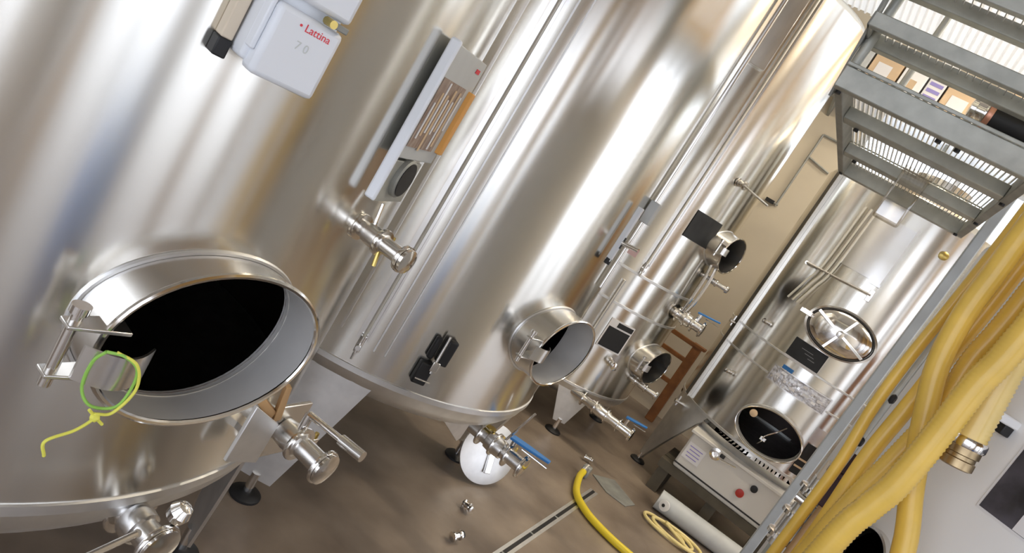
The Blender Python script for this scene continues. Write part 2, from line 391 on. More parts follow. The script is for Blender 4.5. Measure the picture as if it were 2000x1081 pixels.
def leg(T, a0, a1, zt, fa, fz=.10, fw_=4.5, inset=.012, th=.012, lean=0):
    """tapering curved leg plate with a screw foot"""
    m = MB(); vs = []; K = 6; J = 6
    for side in (0, 1):
        for k in range(K+1):
            f_ = k/K; l = a0+(fa-fw_-a0)*f_; r = a1+(fa+fw_-a1)*f_; z = zt+(fz-zt)*f_
            for j in range(J+1): vs.append(T.p(l+(r-l)*j/J, z, -inset-side*th+lean*f_))
    n1 = (K+1)*(J+1); fs = []
    for k in range(K):
        for j in range(J):
            b = k*(J+1)+j; fs += [(b, b+1, b+J+2, b+J+1), (n1+b, n1+b+J+1, n1+b+J+2, n1+b+1)]
    for k in range(K):
        b = k*(J+1); fs += [(b, b+J+1, n1+b+J+1, n1+b), (b+J, n1+b+J, n1+b+2*J+1, b+2*J+1)]
    for j in range(J):
        b = K*(J+1)+j; fs += [(j, n1+j, n1+j+1, j+1), (b, b+1, n1+b+1, n1+b)]
    lg = m.add(vs, fs).build('leg', 'weld', T.root, smooth=40)
    o = T.p(fa, 0, -inset-th/2+lean)
    MB().lathe([(.075, 0), (.075, .012), (.06, .024), (.02, .03)], o, seg=24).build('foot_pad', 'black', lg)
    MB().cyl(o+Vector((0, 0, .02)), o+Vector((0, 0, fz+.03)), .022).build('foot_screw', 'chrome', lg)
    return lg
def bands(T, zs, h=.03, out=.006):
    for z in zs: MB().lathe([(T.R-.004, 0), (T.R+out, .004), (T.R+out, h-.004), (T.R-.004, h)], (T.c[0], T.c[1], z), seg=144, caps=False).build('rim_band', 'weld', T.root, smooth=60)
def ends(T, zb, zt, dish=.28, cone=.3, bot='bottom_dish'):
    R = T.R
    MB().lathe([(R, 0), (R-.012, -.05), (R-.05, -.10), (R-.14, -.14), (R*.5, -.14-dish*.45), (.06, -.14-dish*.8)], (T.c[0], T.c[1], zb), seg=96).build(bot, 'weld', T.root, smooth=60)
    MB().lathe([(R, 0), (R-.03, .05), (R*.5, cone*.6), (.25, cone), (.25, cone+.06)], (T.c[0], T.c[1], zt), seg=96).build('top_cone', 'tank', T.root, smooth=40)
def valve(T, o, d, L, r, lever=None, lever_m='steel', name='drain_valve', nfl=3, cap=True):
    """pipe stub with clamped ferrules; lever is (offset along, stem height, lever vector)"""
    o = Vector(o); d = Vector(d).normalized()
    pr = [(r, -.03), (r, L*.3), (r*1.25, L*.32), (r*1.35, L*.45), (r*1.25, L*.62), (r, L*.64), (r, L)]
    v = MB().lathe(pr, o, d, 24).build(name, 'steel', T.root, smooth=40)
    for k in range(nfl):
        h = L*(.18+.82*k/max(1, nfl-1))
        MB().lathe([(r, -.007), (r*1.65, -.006), (r*1.7, 0), (r*1.65, .006), (r, .007)], o+d*h, d, 24, caps=False).build('ferrule', 'chrome', v, smooth=50)
    x, y, _ = frame(d)
    for k in range(nfl-1):
        h = L*(.18+.82*k/max(1, nfl-1)); q = o+d*h+x*(r*1.9)
        MB().box(q, (r*.9, r*.7, .016), (x, y, d)).build('clamp_lug', 'chrome', v, bev=.002)
        MB().cyl(q-y*r*.9, q+y*r*.9, r*.22, 8).build('clamp_screw', 'brass' if k else 'chrome', v)
    if cap: MB().lathe([(r*.2, 0), (r*1.5, .001), (r*1.5, .01), (r*.6, .016)], o+d*(L+.006), d, 24).build('end_cap', 'chrome', v, smooth=40)
    if lever:
        along, sh, vec = lever; q = o+d*along; vec = Vector(vec); sv = Vector((0, 0, 1))
        MB().cyl(q+sv*r*.8, q+sv*(r+sh), r*.42, 12).build('stem', 'chrome', v)
        a = q+sv*(r+sh); b = a+vec; m1 = a.lerp(b, .5)
        if lever_m == 'blue':
            lx = vec.normalized(); ly = Vector((0, 0, 1)).cross(lx).normalized(); lz = lx.cross(ly); l = vec.length
            m = MB().prism([a-lx*r*.7-ly*r*.8, a+lx*l*.35-ly*r*.75, a+lx*l-ly*r*.4, a+lx*l+ly*r*.4, a+lx*l*.35+ly*r*.75, a-lx*r*.7+ly*r*.8], lz*.014)
            m.build('lever', 'blue', v, bev=.004)
            MB().cyl(a-lz*.02+lx*.05, a+lx*l*1.0-lz*.03, .005, 8).build('lock_bar', 'chrome', v)
        else:
            MB().cyl(a, m1+vec*.12, r*.32, 12).build('lever', 'chrome', v)
            MB().cyl(m1+vec*.1, b, r*.52, 12).build('lever_grip', 'steel', v)
    return v
def gauge_channel(T, a, z0, z1, wdeg=1.6, glass=True):
    """upright level-gauge channel with its lower cock"""
    ch = T.patch(a-wdeg, a+wdeg, z0, z1, .001, .006, 4).build('gauge_channel', 'steel', T.root, bev=.001)
    for s in (-1, 1): T.patch(a+s*wdeg-.25, a+s*wdeg+.25, z0, z1, .001, .024, 1).build('channel_lip', 'steel', ch)
    if glass: MB().cyl(T.p(a, z0, .018), T.p(a, z1, .018), .008, 10).build('sight_tube', 'tube', ch)
    q = T.p(a, z0-.03, .025)
    MB().cyl(q+Vector((0, 0, .05)), q-Vector((0, 0, .03)), .014, 12).build('cock', 'chrome', ch)
    MB().cyl(q-T.n(a)*.03, q+T.n(a)*.035, .012, 12).build('cock_body', 'chrome', ch)
    MB().cyl(q-Vector((0, 0, .03)), q-Vector((0, 0, .07)), .007, 8).build('spout', 'chrome', ch)
    return ch

X1 = Vector((1, 0, 0))
# ---- tank one: nearest, with the black open manway
r1 = thing('wine_tank', 'large brushed steel tank with a control box and a string tied at its open manway', 'tank', (-2.1, 1.34, 0))
T1 = Tk(r1, (-2.1, 1.34), 1.05)
H1 = [(-7.5, 1.352, .256, .182)]
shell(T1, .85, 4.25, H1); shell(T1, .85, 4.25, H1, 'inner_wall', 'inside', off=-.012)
ends(T1, .85, 4.25); bands(T1, [.845], .034)
nk = manway(T1, -7.5, 1.352, .262, .19, .085)
hinge(T1, nk, -7.5, 1.33, .225, .095, 1.05)
leg(T1, -75, -48, .85, -64); leg(T1, 38, 66, .85, 52); leg(T1, 155, 185, .85, 170)
v = valve(T1, (-1.13, 1.70, 1.00), X1, .25, .032, (.13, .06, (.21, 0, .015)))
br = MB().prism([(-1.0, 1.458, 1.150), (-1.0, 1.585, 1.074), (-1.0, 1.58, .944), (-1.0, 1.452, .976)], (-.012, 0, 0)).build('splash_plate', 'weld', r1, bev=.002)
MB().bb((-1.09, 1.50, 1.03), (-1.01, 1.54, 1.05)).build('plate_arm', 'steel', br)
MB().bb((-1.07, 1.62, .90), (-1.055, 1.78, 1.08)).build('plate_flange', 'steel', br, bev=.003)
for zz in (.93, 1.05): MB().cyl((-1.055, 1.645, zz), (-1.04, 1.645, zz), .009, 8).build('bolt', 'chrome', br)
v2 = valve(T1, (-1.10, 1.56, 1.662), X1, .19, .022, None, name='racking_valve', nfl=3)
MB().cyl((-1.03, 1.56, 1.68), (-1.04, 1.56, 1.745), .006, 8).build('bleed_pin', 'chrome', v2)
MB().cyl((-.985, 1.56, 1.65), (-.975, 1.56, 1.60), .006, 8).build('clamp_tail', 'brass', v2)
v3 = valve(T1, (-1.1, 1.30, .795), (1, 0, 0), .15, .036, None, name='bottom_outlet', nfl=2)
MB().tube([(-.93, 1.188, .888), (-.93, 1.04, .852), (-.93, .98, .84)], .008, 10).build('lever', 'steel', v3)
MB().cyl((-.97, 1.22, .83), (-.93, 1.19, .888), .01, 10).build('lever_stem', 'chrome', v3)
MB().lathe([(.012, 0), (.026, .01), (.03, .03), (.02, .05), (.008, .055)], (-.97, 1.33, .85), (.3, .2, 1), 16).build('handle_knob', 'chrome', v3)
# conduit channel running up tank one beside the control box
T1.patch(-21.5, -20.3, 1.955, 4.2, .0, .035, 2).build('conduit', 'cream', r1, bev=.003)
T1.patch(-21.6, -20.25, 1.92, 1.955, .0, .037, 2).build('conduit_plug', 'black', r1, bev=.003)
# tie string on the clamp arm (its own thing)
ST = thing('tie_string', 'green and yellow string knotted round the manway clamp arm', 'string', (-0.93, 0.923, 1.2))
MB().tube(spline([(-0.95, 0.901, 1.383), (-0.93, 0.924, 1.385), (-0.915, 0.948, 1.366), (-0.92, 0.962, 1.318), (-0.925, 0.953, 1.274), (-0.95, 0.923, 1.262), (-0.97, 0.906, 1.29), (-0.965, 0.897, 1.35), (-0.95, 0.901, 1.383)], 8), .003, 8).build('loop', 'strg', ST)
MB().tube(spline([(-0.94, 0.913, 1.388), (-0.915, 0.944, 1.375), (-0.912, 0.965, 1.32), (-0.92, 0.948, 1.265), (-0.925, 0.919, 1.262), (-0.93, 0.923, 1.245), (-0.93, 0.897, 1.225), (-0.935, 0.855, 1.205), (-0.935, 0.867, 1.17)], 8), .003, 8).build('tail', 'stry', ST)
MB().tube(spline([(-0.93, 0.906, 1.27), (-0.928, 0.927, 1.25), (-0.925, 0.944, 1.235)], 6), .003, 8).build('short_end', 'stry', ST)
MB().lathe([(.002, -.009), (.008, -.005), (.009, .003), (.002, .009)], (-0.925, 0.921, 1.255), (1, .3, .2), 10).build('knot', 'stry', ST)
wd = thing('wooden_wedge', 'tan wooden wedge jammed behind the drain valve of the big tank', 'wedge', (-1.03, 1.6, 1.05))
MB().prism([(-1.03, 1.575, 1.175), (-1.03, 1.60, 1.172), (-1.03, 1.63, 1.06), (-1.03, 1.60, 1.055)], (-.02, .01, 0)).build('upright_piece', 'wood', wd, bev=.002)
MB().prism([(-1.035, 1.47, 1.15), (-1.035, 1.48, 1.17), (-1.035, 1.60, 1.085), (-1.035, 1.59, 1.06)], (-.02, .01, 0)).build('cross_piece', 'wood', wd, bev=.002)
# white control box on tank one
CB = thing('control_box', 'white plastic control box with red lettering on the big tank', 'box', T1.p(-16, 1.9, .0))
n, t = T1.n(-16.2), T1.t(-16.2); zv = Vector((0, 0, 1))
def bxp(a, s, zc, off, w_, h_, d_): return (T1.p(-16.2, zc, off)+t*s, (d_, w_, h_), (n, t, zv))
MB().box(*bxp(0, 0, 2.19, .035, .146, .50, .07)).build('body', 'wplast', CB, bev=.008)
MB().box(*bxp(0, .005, 1.995, .078, .135, .135, .045)).build('lid', 'wplast', CB, bev=.010)
MB().box(*bxp(0, .005, 2.166, .078, .135, .17, .045)).build('upper_lid', 'wplast', CB, bev=.010)
MB().box(*bxp(0, -.0675, 2.02, .07, .010, .11, .03)).build('hinge_strip', 'wplast', CB, bev=.003)
MB().box(*bxp(0, .05, 2.072, .10, .035, .012, .02)).build('latch', 'galvd', CB, bev=.002)
MB().cyl(T1.p(-16.2, 2.072, .09)+t*.03, T1.p(-16.2, 2.072, .118)+t*.03, .008, 10).build('latch_screw', 'brass', CB)
text('red_lettering', '\u2022 Lattina', .020, T1.p(-16.2, 2.042, .1008)+t*.015, t, zv, 'redink', CB)
text('faint_lettering', '7 0', .022, T1.p(-16.2, 2.008, .1008)+t*.005, t, zv, mat('faint_print', (.62, .65, .64), .6), CB)
# info board on tank one
IB = thing('info_board', 'printed board with a thick white edge and an orange strip on the big tank', 'sign', T1.p(14, 1.75, 0))
n, t = T1.n(15), T1.t(15)
def ibp(s, zc, off, w_, h_, d_): return (T1.p(15, zc, off)+t*s, (d_, w_, h_), (n, t, zv))
MB().box(*ibp(.01, 2.025, .012, .30, .31, .014)).build('board', 'panel', IB, bev=.003)
MB().box(*ibp(-.145, 1.97, .020, .014, .43, .03)).build('edge_bar', 'wplast', IB, bev=.006)
MB().box(*ibp(.0, 2.0, .0205, .19, .19, .002)).build('print', 'pict', IB)
for k in range(9):
    MB().box(*ibp(-.075+.02*k, 1.98+.02*(k % 3), .023, .008+.003*(k % 2), .10+.02*(k % 4), .002)).build('tool_picture', 'carton' if k % 2 else 'paper', IB)
MB().box(*ibp(.145, 2.0, .022, .028, .19, .024)).build('orange_strip', 'orange', IB, bev=.003)
MB().box(*ibp(.11, 2.15, .0205, .03, .012, .002)).build('red_mark', 'redink', IB)
MB().box(*ibp(.02, 1.80, .006, .20, .12, .008)).build('lower_plate', 'galv', IB, bev=.002)
dl = MB().lathe([(.055, 0), (.055, .012), (.05, .016)], T1.p(15, 1.815, .01)+t*.015, n, 32).build('dial', 'galvd', IB)
MB().lathe([(.048, 0), (.048, .002)], T1.p(15, 1.815, .0262)+t*.015, n, 32).build('dial_face', 'black', IB)

# ---- tank two
r2 = thing('wine_tank', 'wide steel tank with a black rubber bracket low on its wall', 'tank', (-2.1, 3.58, 0))
T2 = Tk(r2, (-2.1, 3.58), 1.05)
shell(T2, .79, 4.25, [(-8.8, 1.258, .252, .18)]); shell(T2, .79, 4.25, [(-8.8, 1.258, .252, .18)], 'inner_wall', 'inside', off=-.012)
ends(T2, .79, 4.25); bands(T2, [.785], .034)
nk = manway(T2, -8.8, 1.258, .258, .186, .12); hinge(T2, nk, -8.8, 1.255, .245, .12)
leg(T2, -82, -49, .79, -64); leg(T2, 20, 62, .79, 52); leg(T2, 155, 185, .79, 170)
MB().prism([T2.p(-33, .785, -.03), T2.p(-16, .785, -.03), T2.p(-14, .60, -.06), T2.p(-15, .58, -.06)], T2.n(-22)*-.012).build('gusset', 'weld', r2, bev=.002)
gauge_channel(T2, -58, .95, 4.15, 1.4)
T2.patch(-64.2, -63.6, .95, 4.2, .001, .012, 1).build('cable_duct', 'steel', r2)
T2.patch(-54.5, -54.1, .92, 4.2, .001, .008, 1).build('jacket_seam', 'weld', r2); T2.patch(-51.5, -51.2, .92, 4.2, .001, .006, 1).build('jacket_seam', 'weld', r2)
v = valve(T2, (-1.2, 3.6, .585), X1, .34, .040, (.24, .05, (.21, .02, .012)), 'blue', nfl=4)
MB().cyl((-1.01, 3.6, .64), (-.95, 3.6, .86), .007, 8).build('bleed_rod', 'chrome', v)
MB().lathe([(.01, 0), (.03, .004), (.03, .012), (.01, .016)], (-1.11, 3.6, .635), (0, 0, 1), 14).build('brass_knob', 'brass', v)
rb = MB().box(T2.p(-41.5, .93, .02), (.04, .07, .11), (T2.n(-41.5), T2.t(-41.5), zv)).build('rubber_bracket', 'black', r2, bev=.008, label='black rubber bracket')
MB().box(T2.p(-38.5, 1.06, .02), (.04, .05, .13), (T2.n(-38.5), T2.t(-38.5), zv)).build('rubber_block', 'black', rb, bev=.008)
MB().box(T2.p(-42.0, 1.06, .015), (.03, .03, .11), (T2.n(-42), T2.t(-42), zv)).build('rubber_block', 'black', rb, bev=.008)
MB().cyl(T2.p(-40.2, .95, .045), T2.p(-40.2, 1.14, .035), .007, 10).build('steel_rod', 'chrome', rb)
MB().box(T2.p(-40, .985, .045), (.012, .035, .05), (T2.n(-40), T2.t(-40), zv)).build('steel_clip', 'chrome', rb, bev=.003)
MB().tube([T2.p(-43+.8*k, .905, .043) for k in range(6)], .004, 8).build('wire_clip', 'chrome', rb)
gb = MB().box(T2.p(-7, 1.90, .035), (.03, .022, .30), (T2.n(-7), T2.t(-7), zv)).build('thermometer', 'wplast', r2, bev=.004)
MB().cyl(T2.p(-7, 1.735, .035), T2.p(-7, 1.765, .035), .016, 12).build('thermometer_tip', 'black', gb)
MB().box(T2.p(-7, 1.86, .052), (.004, .012, .06), (T2.n(-7), T2.t(-7), zv)).build('scale', 'black', gb)
MB().cyl(T2.p(-7, 1.86, .05), T2.p(-7, 1.87, .14), .012, 12).build('probe', 'chrome', gb)
MB().box(T2.p(-7, 1.855, .12), (.05, .004, .04), (T2.n(-7), T2.t(-7), zv)).build('pink_tag', mat('pink_tag', (.75, .5, .45), .6), gb)
MB().box(T2.p(2, 2.05, .03), (.05, .06, .12), (T2.n(2), T2.t(2), zv)).build('junction_box', 'panel', r2, bev=.005)
MB().cyl(T2.p(2, 1.6, .02), T2.p(2, 4.2, .02), .012, 12).build('cable_pipe', 'steel', r2)

# ---- tank three: two small tanks stacked in one mantle
r3 = thing('wine_tank', 'slim stacked steel tank with black plates and two side manways before the beige wall', 'tank', (-1.92, 6.6, 0))
T3 = Tk(r3, (-1.92, 6.6), .80)
H3 = [(-10, .90, .24, .16), (-10, 2.06, .24, .16)]
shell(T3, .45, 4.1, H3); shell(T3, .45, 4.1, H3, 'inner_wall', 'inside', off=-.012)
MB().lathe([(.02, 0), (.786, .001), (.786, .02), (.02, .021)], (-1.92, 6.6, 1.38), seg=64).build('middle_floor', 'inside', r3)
ends(T3, .45, 4.1, .2); bands(T3, [.445, 1.235, 1.53], .028)
for h in H3:
    nk = manway(T3, h[0], h[1], .245, .165, .12, lining='steel'); hinge(T3, nk, -10, h[1], .235, .12, .9)
leg(T3, -62, -34, .45, -47); leg(T3, 28, 56, .45, 42); leg(T3, 160, 190, .45, 175)
gauge_channel(T3, -56, 1.64, 4.05, 2.0); gauge_channel(T3, -62, .75, 1.45, 1.2)
T3.patch(-70, -61, 3.38, 4.08, .001, .05, 4).build('cable_cover', 'steel', r3, bev=.002)
v = valve(T3, (-1.42, 6.02, .40), (1, 0, 0), .60, .038, (.52, .06, (.16, .02, .02)), 'blue', nfl=5)
v = valve(T3, (-1.17, 6.42, 1.405), X1, .29, .044, (.22, .06, (.17, .02, .02)), 'blue', nfl=4)
MB().tube(spline([T3.p(-16, 2.0, .03), T3.p(-16, 1.85, .06), T3.p(-15, 1.6, .06), T3.p(-14, 1.45, .05)], 6), .014, 10).build('bypass_pipe', 'chrome', r3)
MB().tube(spline([T3.p(-13, 2.0, .05), T3.p(-13, 1.85, .09), T3.p(-12, 1.6, .09), T3.p(-12, 1.45, .07)], 6), .014, 10).build('bypass_pipe', 'chrome', r3)
valve(T3, T3.p(-20, 1.96, -.01), T3.n(-20), .10, .016, None, name='sample_tap', nfl=2)
valve(T3, T3.p(-10, 1.80, -.01), X1, .24, .020, None, name='sample_tap', nfl=3)
valve(T3, T3.p(-12, .70, -.01), X1, .26, .024, None, name='sample_tap', nfl=3)
valve(T3, T3.p(-40, .78, -.01), T3.n(-40), .09, .022, None, name='sample_tap', nfl=2)
va = valve(T3, T3.p(-35, 2.59, -.01), (1, -.25, 0), .08, .022, None, name='thermometer_pocket', nfl=2)
MB().cyl(T3.p(-35, 2.59, .06), T3.p(-35, 2.59, .06)+Vector((.27, -.05, -.05)), .009, 10).build('probe_rod', 'chrome', va)
# black plates hung on the stacked tank
bp = thing('slate_plate', 'square black slate plate high on the stacked tank', 'sign', T3.p(-36, 2.0, 0))
T3.patch(-47, -25.5, 2.0, 2.24, .004, .006).build('plate', 'blackb', bp)
bq = thing('slate_plate', 'black slate in a white frame with a small top strip on the stacked tank', 'sign', T3.p(-47, .85, 0))
T3.patch(-55.5, -38, .86, 1.13, .004, .004).build('frame', 'paper', bq)
T3.patch(-54.5, -39, .875, 1.06, .008, .003).build('plate', 'black', bq)
T3.patch(-50, -38.7, 1.075, 1.118, .008, .003).build('top_strip', 'black', bq)

# ---- tank four: stacked tank at the end of the aisle
r4 = thing('wine_tank', 'stacked steel tank with a crossed round lid above a black open manway', 'tank', (.03, 7.3, 0))
T4 = Tk(r4, (.03, 7.3), .86)
H4 = [(-90, 1.01, .272, .18), (-90, 1.99, .272, .18)]
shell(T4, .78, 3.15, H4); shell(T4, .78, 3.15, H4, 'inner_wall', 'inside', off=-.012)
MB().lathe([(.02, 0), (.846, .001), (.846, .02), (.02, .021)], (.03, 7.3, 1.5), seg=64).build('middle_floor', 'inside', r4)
ends(T4, .78, 3.15, .2); bands(T4, [.775], .03); bands(T4, [1.40, 1.60], .022)
nk = manway(T4, -90, 1.01, .28, .186, .10)
nk2 = manway(T4, -90, 1.99, .28, .186, .10)
# lower opening: sampling knobs inside the neck
MB().lathe([(.008, 0), (.03, .004), (.032, .016), (.012, .022)], (-.15, 6.33, 1.09), (0, -1, 0), 16).build('wooden_bung', 'carton', nk)
MB().cyl((-.15, 6.33, 1.09), (-.15, 6.46, 1.09), .006, 8).build('bung_stem', 'chrome', nk)
MB().tube(spline([(.0, 6.46, .87), (.02, 6.38, .93), (.02, 6.36, .98), (.08, 6.40, 1.06), (.12, 6.46, 1.12)], 6), .006, 8).build('stay_wire', 'chrome', nk)
MB().box((.02, 6.37, .95), (.05, .02, .03)).build('stay_clip', 'chrome', nk, bev=.004)
# upper lid with cross bars
ring = [(1.0, 0), (1.0, .012), (.93, .016), (.90, .006), (.86, .018), (.7, .038), (.45, .056), (.2, .064), (.02, .066)]
lid = MB(); fr = (Vector((1, 0, 0)), Vector((0, 0, 1)), Vector((0, -1, 0)))
lid.lathe([(r*.286, h) for r, h in ring], (.03, 6.335, 1.99), fr=fr, seg=56, sy=.67)
ld = lid.build('manway_lid', 'chrome', r4, smooth=40)
for (dx, dz, l) in ((1, -.35, .24), (.35, 1, .16)):
    d = Vector((dx, 0, dz)).normalized(); MB().box((.03, 6.262, 1.99), (2*l, .014, .024), (d, Vector((0, 1, 0)), d.cross(Vector((0, 1, 0))))).build('cross_bar', 'chrome', ld, bev=.003)
MB().cyl((.03, 6.30, 1.99), (.03, 6.23, 1.99), .018).build('lid_screw', 'chrome', ld)
MB().lathe([(.01, 0), (.03, .004), (.03, .018), (.01, .022)], (.03, 6.25, 1.99), (0, -1, 0)).build('screw_collar', 'chrome', ld)
MB().lathe([(.004, 0), (.022, .003), (.02, .012)], (.13, 6.288, 1.94), (0, -1, 0), 14).build('yellow_sticker', 'hose2', ld)
MB().tube([(.03+.262*math.cos(a*math.pi/28), 6.318, 1.99+.262*.67*math.sin(a*math.pi/28)) for a in range(56)], .006, 6, closed=True).build('gasket', 'black', ld)
MB().bb((-.32, 6.30, 1.98), (-.22, 6.36, 2.02)).build('lid_hinge', 'chrome', ld, bev=.006)
leg(T4, -163, -122, .80, -152, .06, 3.0, .0, .02, .04); leg(T4, -50, -22, .80, -30, .06, 3.0, .0, .02, .04); leg(T4, 75, 105, .80, 90, .06, 3.0, .0, .02)
gch = T4.patch(-149.5, -145.5, .80, 3.14, .001, .02, 3).build('gauge_channel', 'dkwood', r4)
for s in (-149.7, -145.6): T4.patch(s, s+.35, .80, 3.14, .001, .036, 1).build('channel_lip', 'steel', gch)
for zz in (.70, 1.58):
    MB().cyl(T4.p(-147.5, zz, .0), T4.p(-147.5, zz, .09), .018, 12).build('cock', 'chrome', gch)
    MB().cyl(T4.p(-147.5, zz-.04, .06), T4.p(-147.5, zz+.06, .06), .012, 12).build('cock_stem', 'chrome', gch)
rd = MB().cyl((-.50, 6.56, 2.34), (.045, 6.36, 2.365), .011, 12).build('tie_rod', 'steel', r4)
MB().bb((.02, 6.36, 2.31), (.06, 6.45, 2.41)).build('rod_bracket', 'chrome', rd, bev=.004)
MB().cyl((-.5, 6.56, 2.34), (-.5, 6.66, 2.34), .014, 12).build('rod_stub', 'chrome', rd)
cp = T4.patch(-113, -88.5, 2.47, 2.95, .012, .004).build('cover_plate', 'steel', r4)
T4.patch(-88.6, -87.4, 2.46, 2.97, .004, .03, 1).build('plate_edge', 'weld', cp)
T4.patch(-94, -88, 2.445, 2.468, .004, .05, 2).build('plate_shelf', 'steel', cp)
for k, a in enumerate((-118, -114.5, -111.5)):
    MB().tube(spline([T4.p(a-6, 2.02, .03), T4.p(a-3, 2.2, .025), T4.p(a, 2.4, .02), T4.p(a+1, 2.95, .02)], 8), .009, 8).build('hose_line', 'tube', r4)
MB().lathe([(.02, 0), (.034, .005), (.034, .02), (.02, .026)], T4.p(-72, 2.9, 0), T4.n(-72), 18).build('pressure_cap', 'brass', r4)
for a, zz in ((-128, 1.22), (-126, 1.75)): valve(T4, T4.p(a, zz, -.01), T4.n(a), .06, .014, None, name='sample_tap', nfl=2)
wh = MB().lathe([(.02, 0), (.05, .003), (.052, .02), (.03, .024), (.018, .01), (.012, .01)], (-.205, 6.36, .62), (0, -1, 0), 20).build('outlet_flange', 'chrome', r4)
MB().cyl((-.205, 6.38, .62), (-.205, 6.9, .62), .022).build('outlet_pipe', 'steel', wh)
MB().box((-.15, 6.34, .64), (.04, .03, .03)).build('outlet_plug', 'black', wh, bev=.004)
MB().cyl((-.15, 6.34, .605), (-.02, 6.30, .64), .006, 8).build('outlet_pin', 'chrome', wh)
bl = T4.patch(-70.5, -62.5, .84, 1.12, .004, .006, 4).build('striped_label', 'black', r4, label='black label with pale stripes')
for zz in (.90, .965): T4.patch(-70.5, -62.5, zz, zz+.016, .010, .002, 4).build('pale_stripe', 'carton', bl)
T4.patch(-72, -61, 1.13, 1.27, .003, .006, 4).build('data_plate', 'steel', r4)
# plates on tank four
s1 = thing('slate_plate', 'chalk-written black slate below the crossed lid', 'sign', (-.08, 6.44, 1.6))
T4.patch(-107, -88, 1.625, 1.79, .008, .006).build('plate', 'blackb', s1)
T4.patch(-107, -88, 1.607, 1.626, .004, .012).build('ledge', 'paper', s1)
for k in range(3):
    MB().box(T4.p(-98+2*k, 1.735-.025*k, .0145), (.001, .10-.02*k, .004), (T4.n(-97), T4.t(-97), zv)).build('chalk_line', 'chalk', s1, smooth=0)
s2 = thing('foil_sleeve', 'crinkled silver document sleeve with a blue corner on the stacked tank', 'sleeve', (0, 6.44, 1.36))
T4.patch(-108, -74, 1.37, 1.51, .006, .006, 14).build('sleeve', 'crinkle', s2)
fr_ = MB()
for a0, a1, z0, z1 in ((-108.4, -73.6, 1.505, 1.515), (-108.4, -73.6, 1.365, 1.374), (-108.4, -107.6, 1.365, 1.515), (-74.4, -73.6, 1.365, 1.515)):
    q = T4.patch(a0, a1, z0, z1, .004, .012); fr_.add(q.v, q.f)
fr_.build('frame', 'steel', s2)
T4.patch(-104, -98, 1.512, 1.545, .006, .01, 3).build('blue_corner', 'blue', s2)
for k in range(12):
    a = -106+2.5*k; zz = 1.39+.09*((k*7) % 5)/5
    MB().box(T4.p(a, zz+.02, .0135), (.003, .02+.015*(k % 3), .022), (T4.n(a), T4.t(a), Vector((math.sin(k)*.3, 0, 1)).normalized())).build('foil_fold', 'paper' if k % 2 else 'steel', s2, smooth=0)

# ---- tank five: white tank behind the hoses
r5 = thing('wine_tank', 'white enamelled tank behind the hanging yellow hoses', 'tank', (1.05, 2.6, 0))
T5 = Tk(r5, (1.05, 2.6), .85)
H5 = [(-144, 1.60, .085, .10)]
shell(T5, .45, 2.5, H5, m='white'); shell(T5, .45, 2.5, H5, 'inner_wall', 'purple', off=-.012)
nk = loft([oval_ring(T5, -144, 1.60, .09, .105, -.004, False), oval_ring(T5, -144, 1.60, .09, .105, .02, True), oval_ring(T5, -144, 1.60, .083, .098, .02, True), oval_ring(T5, -144, 1.60, .083, .098, -.02, False)]).build('manway_neck', 'steel', r5, smooth=50)
MB().lathe([(.85, 0), (.83, -.06), (.74, -.12), (.06, -.2)], (1.05, 2.6, .45), seg=64).build('bottom_dish', 'white', r5, smooth=60)
MB().lathe([(.85, 0), (.80, .06), (.25, .16), (.25, .2)], (1.05, 2.6, 2.5), seg=64).build('top_cone', 'white', r5, smooth=40)
for a in (-125, -35, 55, 145): 
    lg = MB().cyl(T5.p(a, .02, -.1), T5.p(a, .42, -.1), .04).build('leg', 'white', r5); MB().lathe([(.07, 0), (.07, .012), (.04, .025)], T5.p(a, 0, -.1)).build('foot_pad', 'black', lg)
ph = thing('photo_print', 'dark photo print with a white border stuck on the white tank', 'picture', T5.p(-124, 1.9, 0))
T5.patch(-134.5, -114, 1.90, 2.075, .002, .001).build('paper', 'paper', ph); T5.patch(-134.1, -114.4, 1.906, 2.069, .0032, .001).build('print', 'pic', ph)
T5.patch(-128.5, -124, 1.907, 1.99, .0044, .0006).build('pale_shape', 'paper', ph); T5.patch(-121, -118, 1.92, 2.0, .0044, .0006).build('pale_shape', 'panel', ph)
hk = MB().box(T5.p(-138, 2.10, .03), (.07, .035, .022), (T5.n(-138), T5.t(-138), zv)).build('hose_clip', 'white', r5, bev=.004)
MB().box(T5.p(-138, 2.08, .018), (.03, .03, .03), (T5.n(-138), T5.t(-138), zv)).build('clip_pad', 'black', hk, bev=.003)

# ------------------------------------------------------------------ catwalk with its steps, carried by the grey post
pl = thing('steel_catwalk', 'galvanised catwalk with grating floor and two steps above', 'catwalk', (-.13, 3.9, 0))
PX0, PX1, PY0, PY1, PZ = -.515, .24, 2.98, 4.80, 2.82
def chan(a, b, name='beam', m='galv', par=pl): return MB().bb(a, b).build(name, m, par, bev=.004)
chan((PX0, PY0, PZ), (PX1, PY0+.05, PZ+.085)); chan((PX0, PY1-.05, PZ), (PX1, PY1, PZ+.085))
chan((PX0, PY0+.05, PZ), (PX0+.035, PY1-.05, PZ+.085), 'side_beam', 'galvd'); chan((PX1-.035, PY0+.05, PZ), (PX1, PY1-.05, PZ+.085), 'side_beam', 'galvd')
for y in (3.42, 4.12): chan((PX0+.035, y, PZ+.005), (PX1-.035, y+.10, PZ+.06), 'cross_beam')
nb = 34
for k in range(nb):
    x = PX0+.045 + (PX1-PX0-.09)*k/(nb-1)
    MB().bb((x-.002, PY0+.05, PZ+.070), (x+.002, PY1-.05, PZ+.085)).build('grate_bar', 'galvl', pl, smooth=0)
for k in range(5):
    y = PY0+.25+.32*k; MB().cyl((PX0+.03, y, PZ+.08), (PX1-.03, y, PZ+.08), .004, 6).build('grate_rod', 'galv', pl)
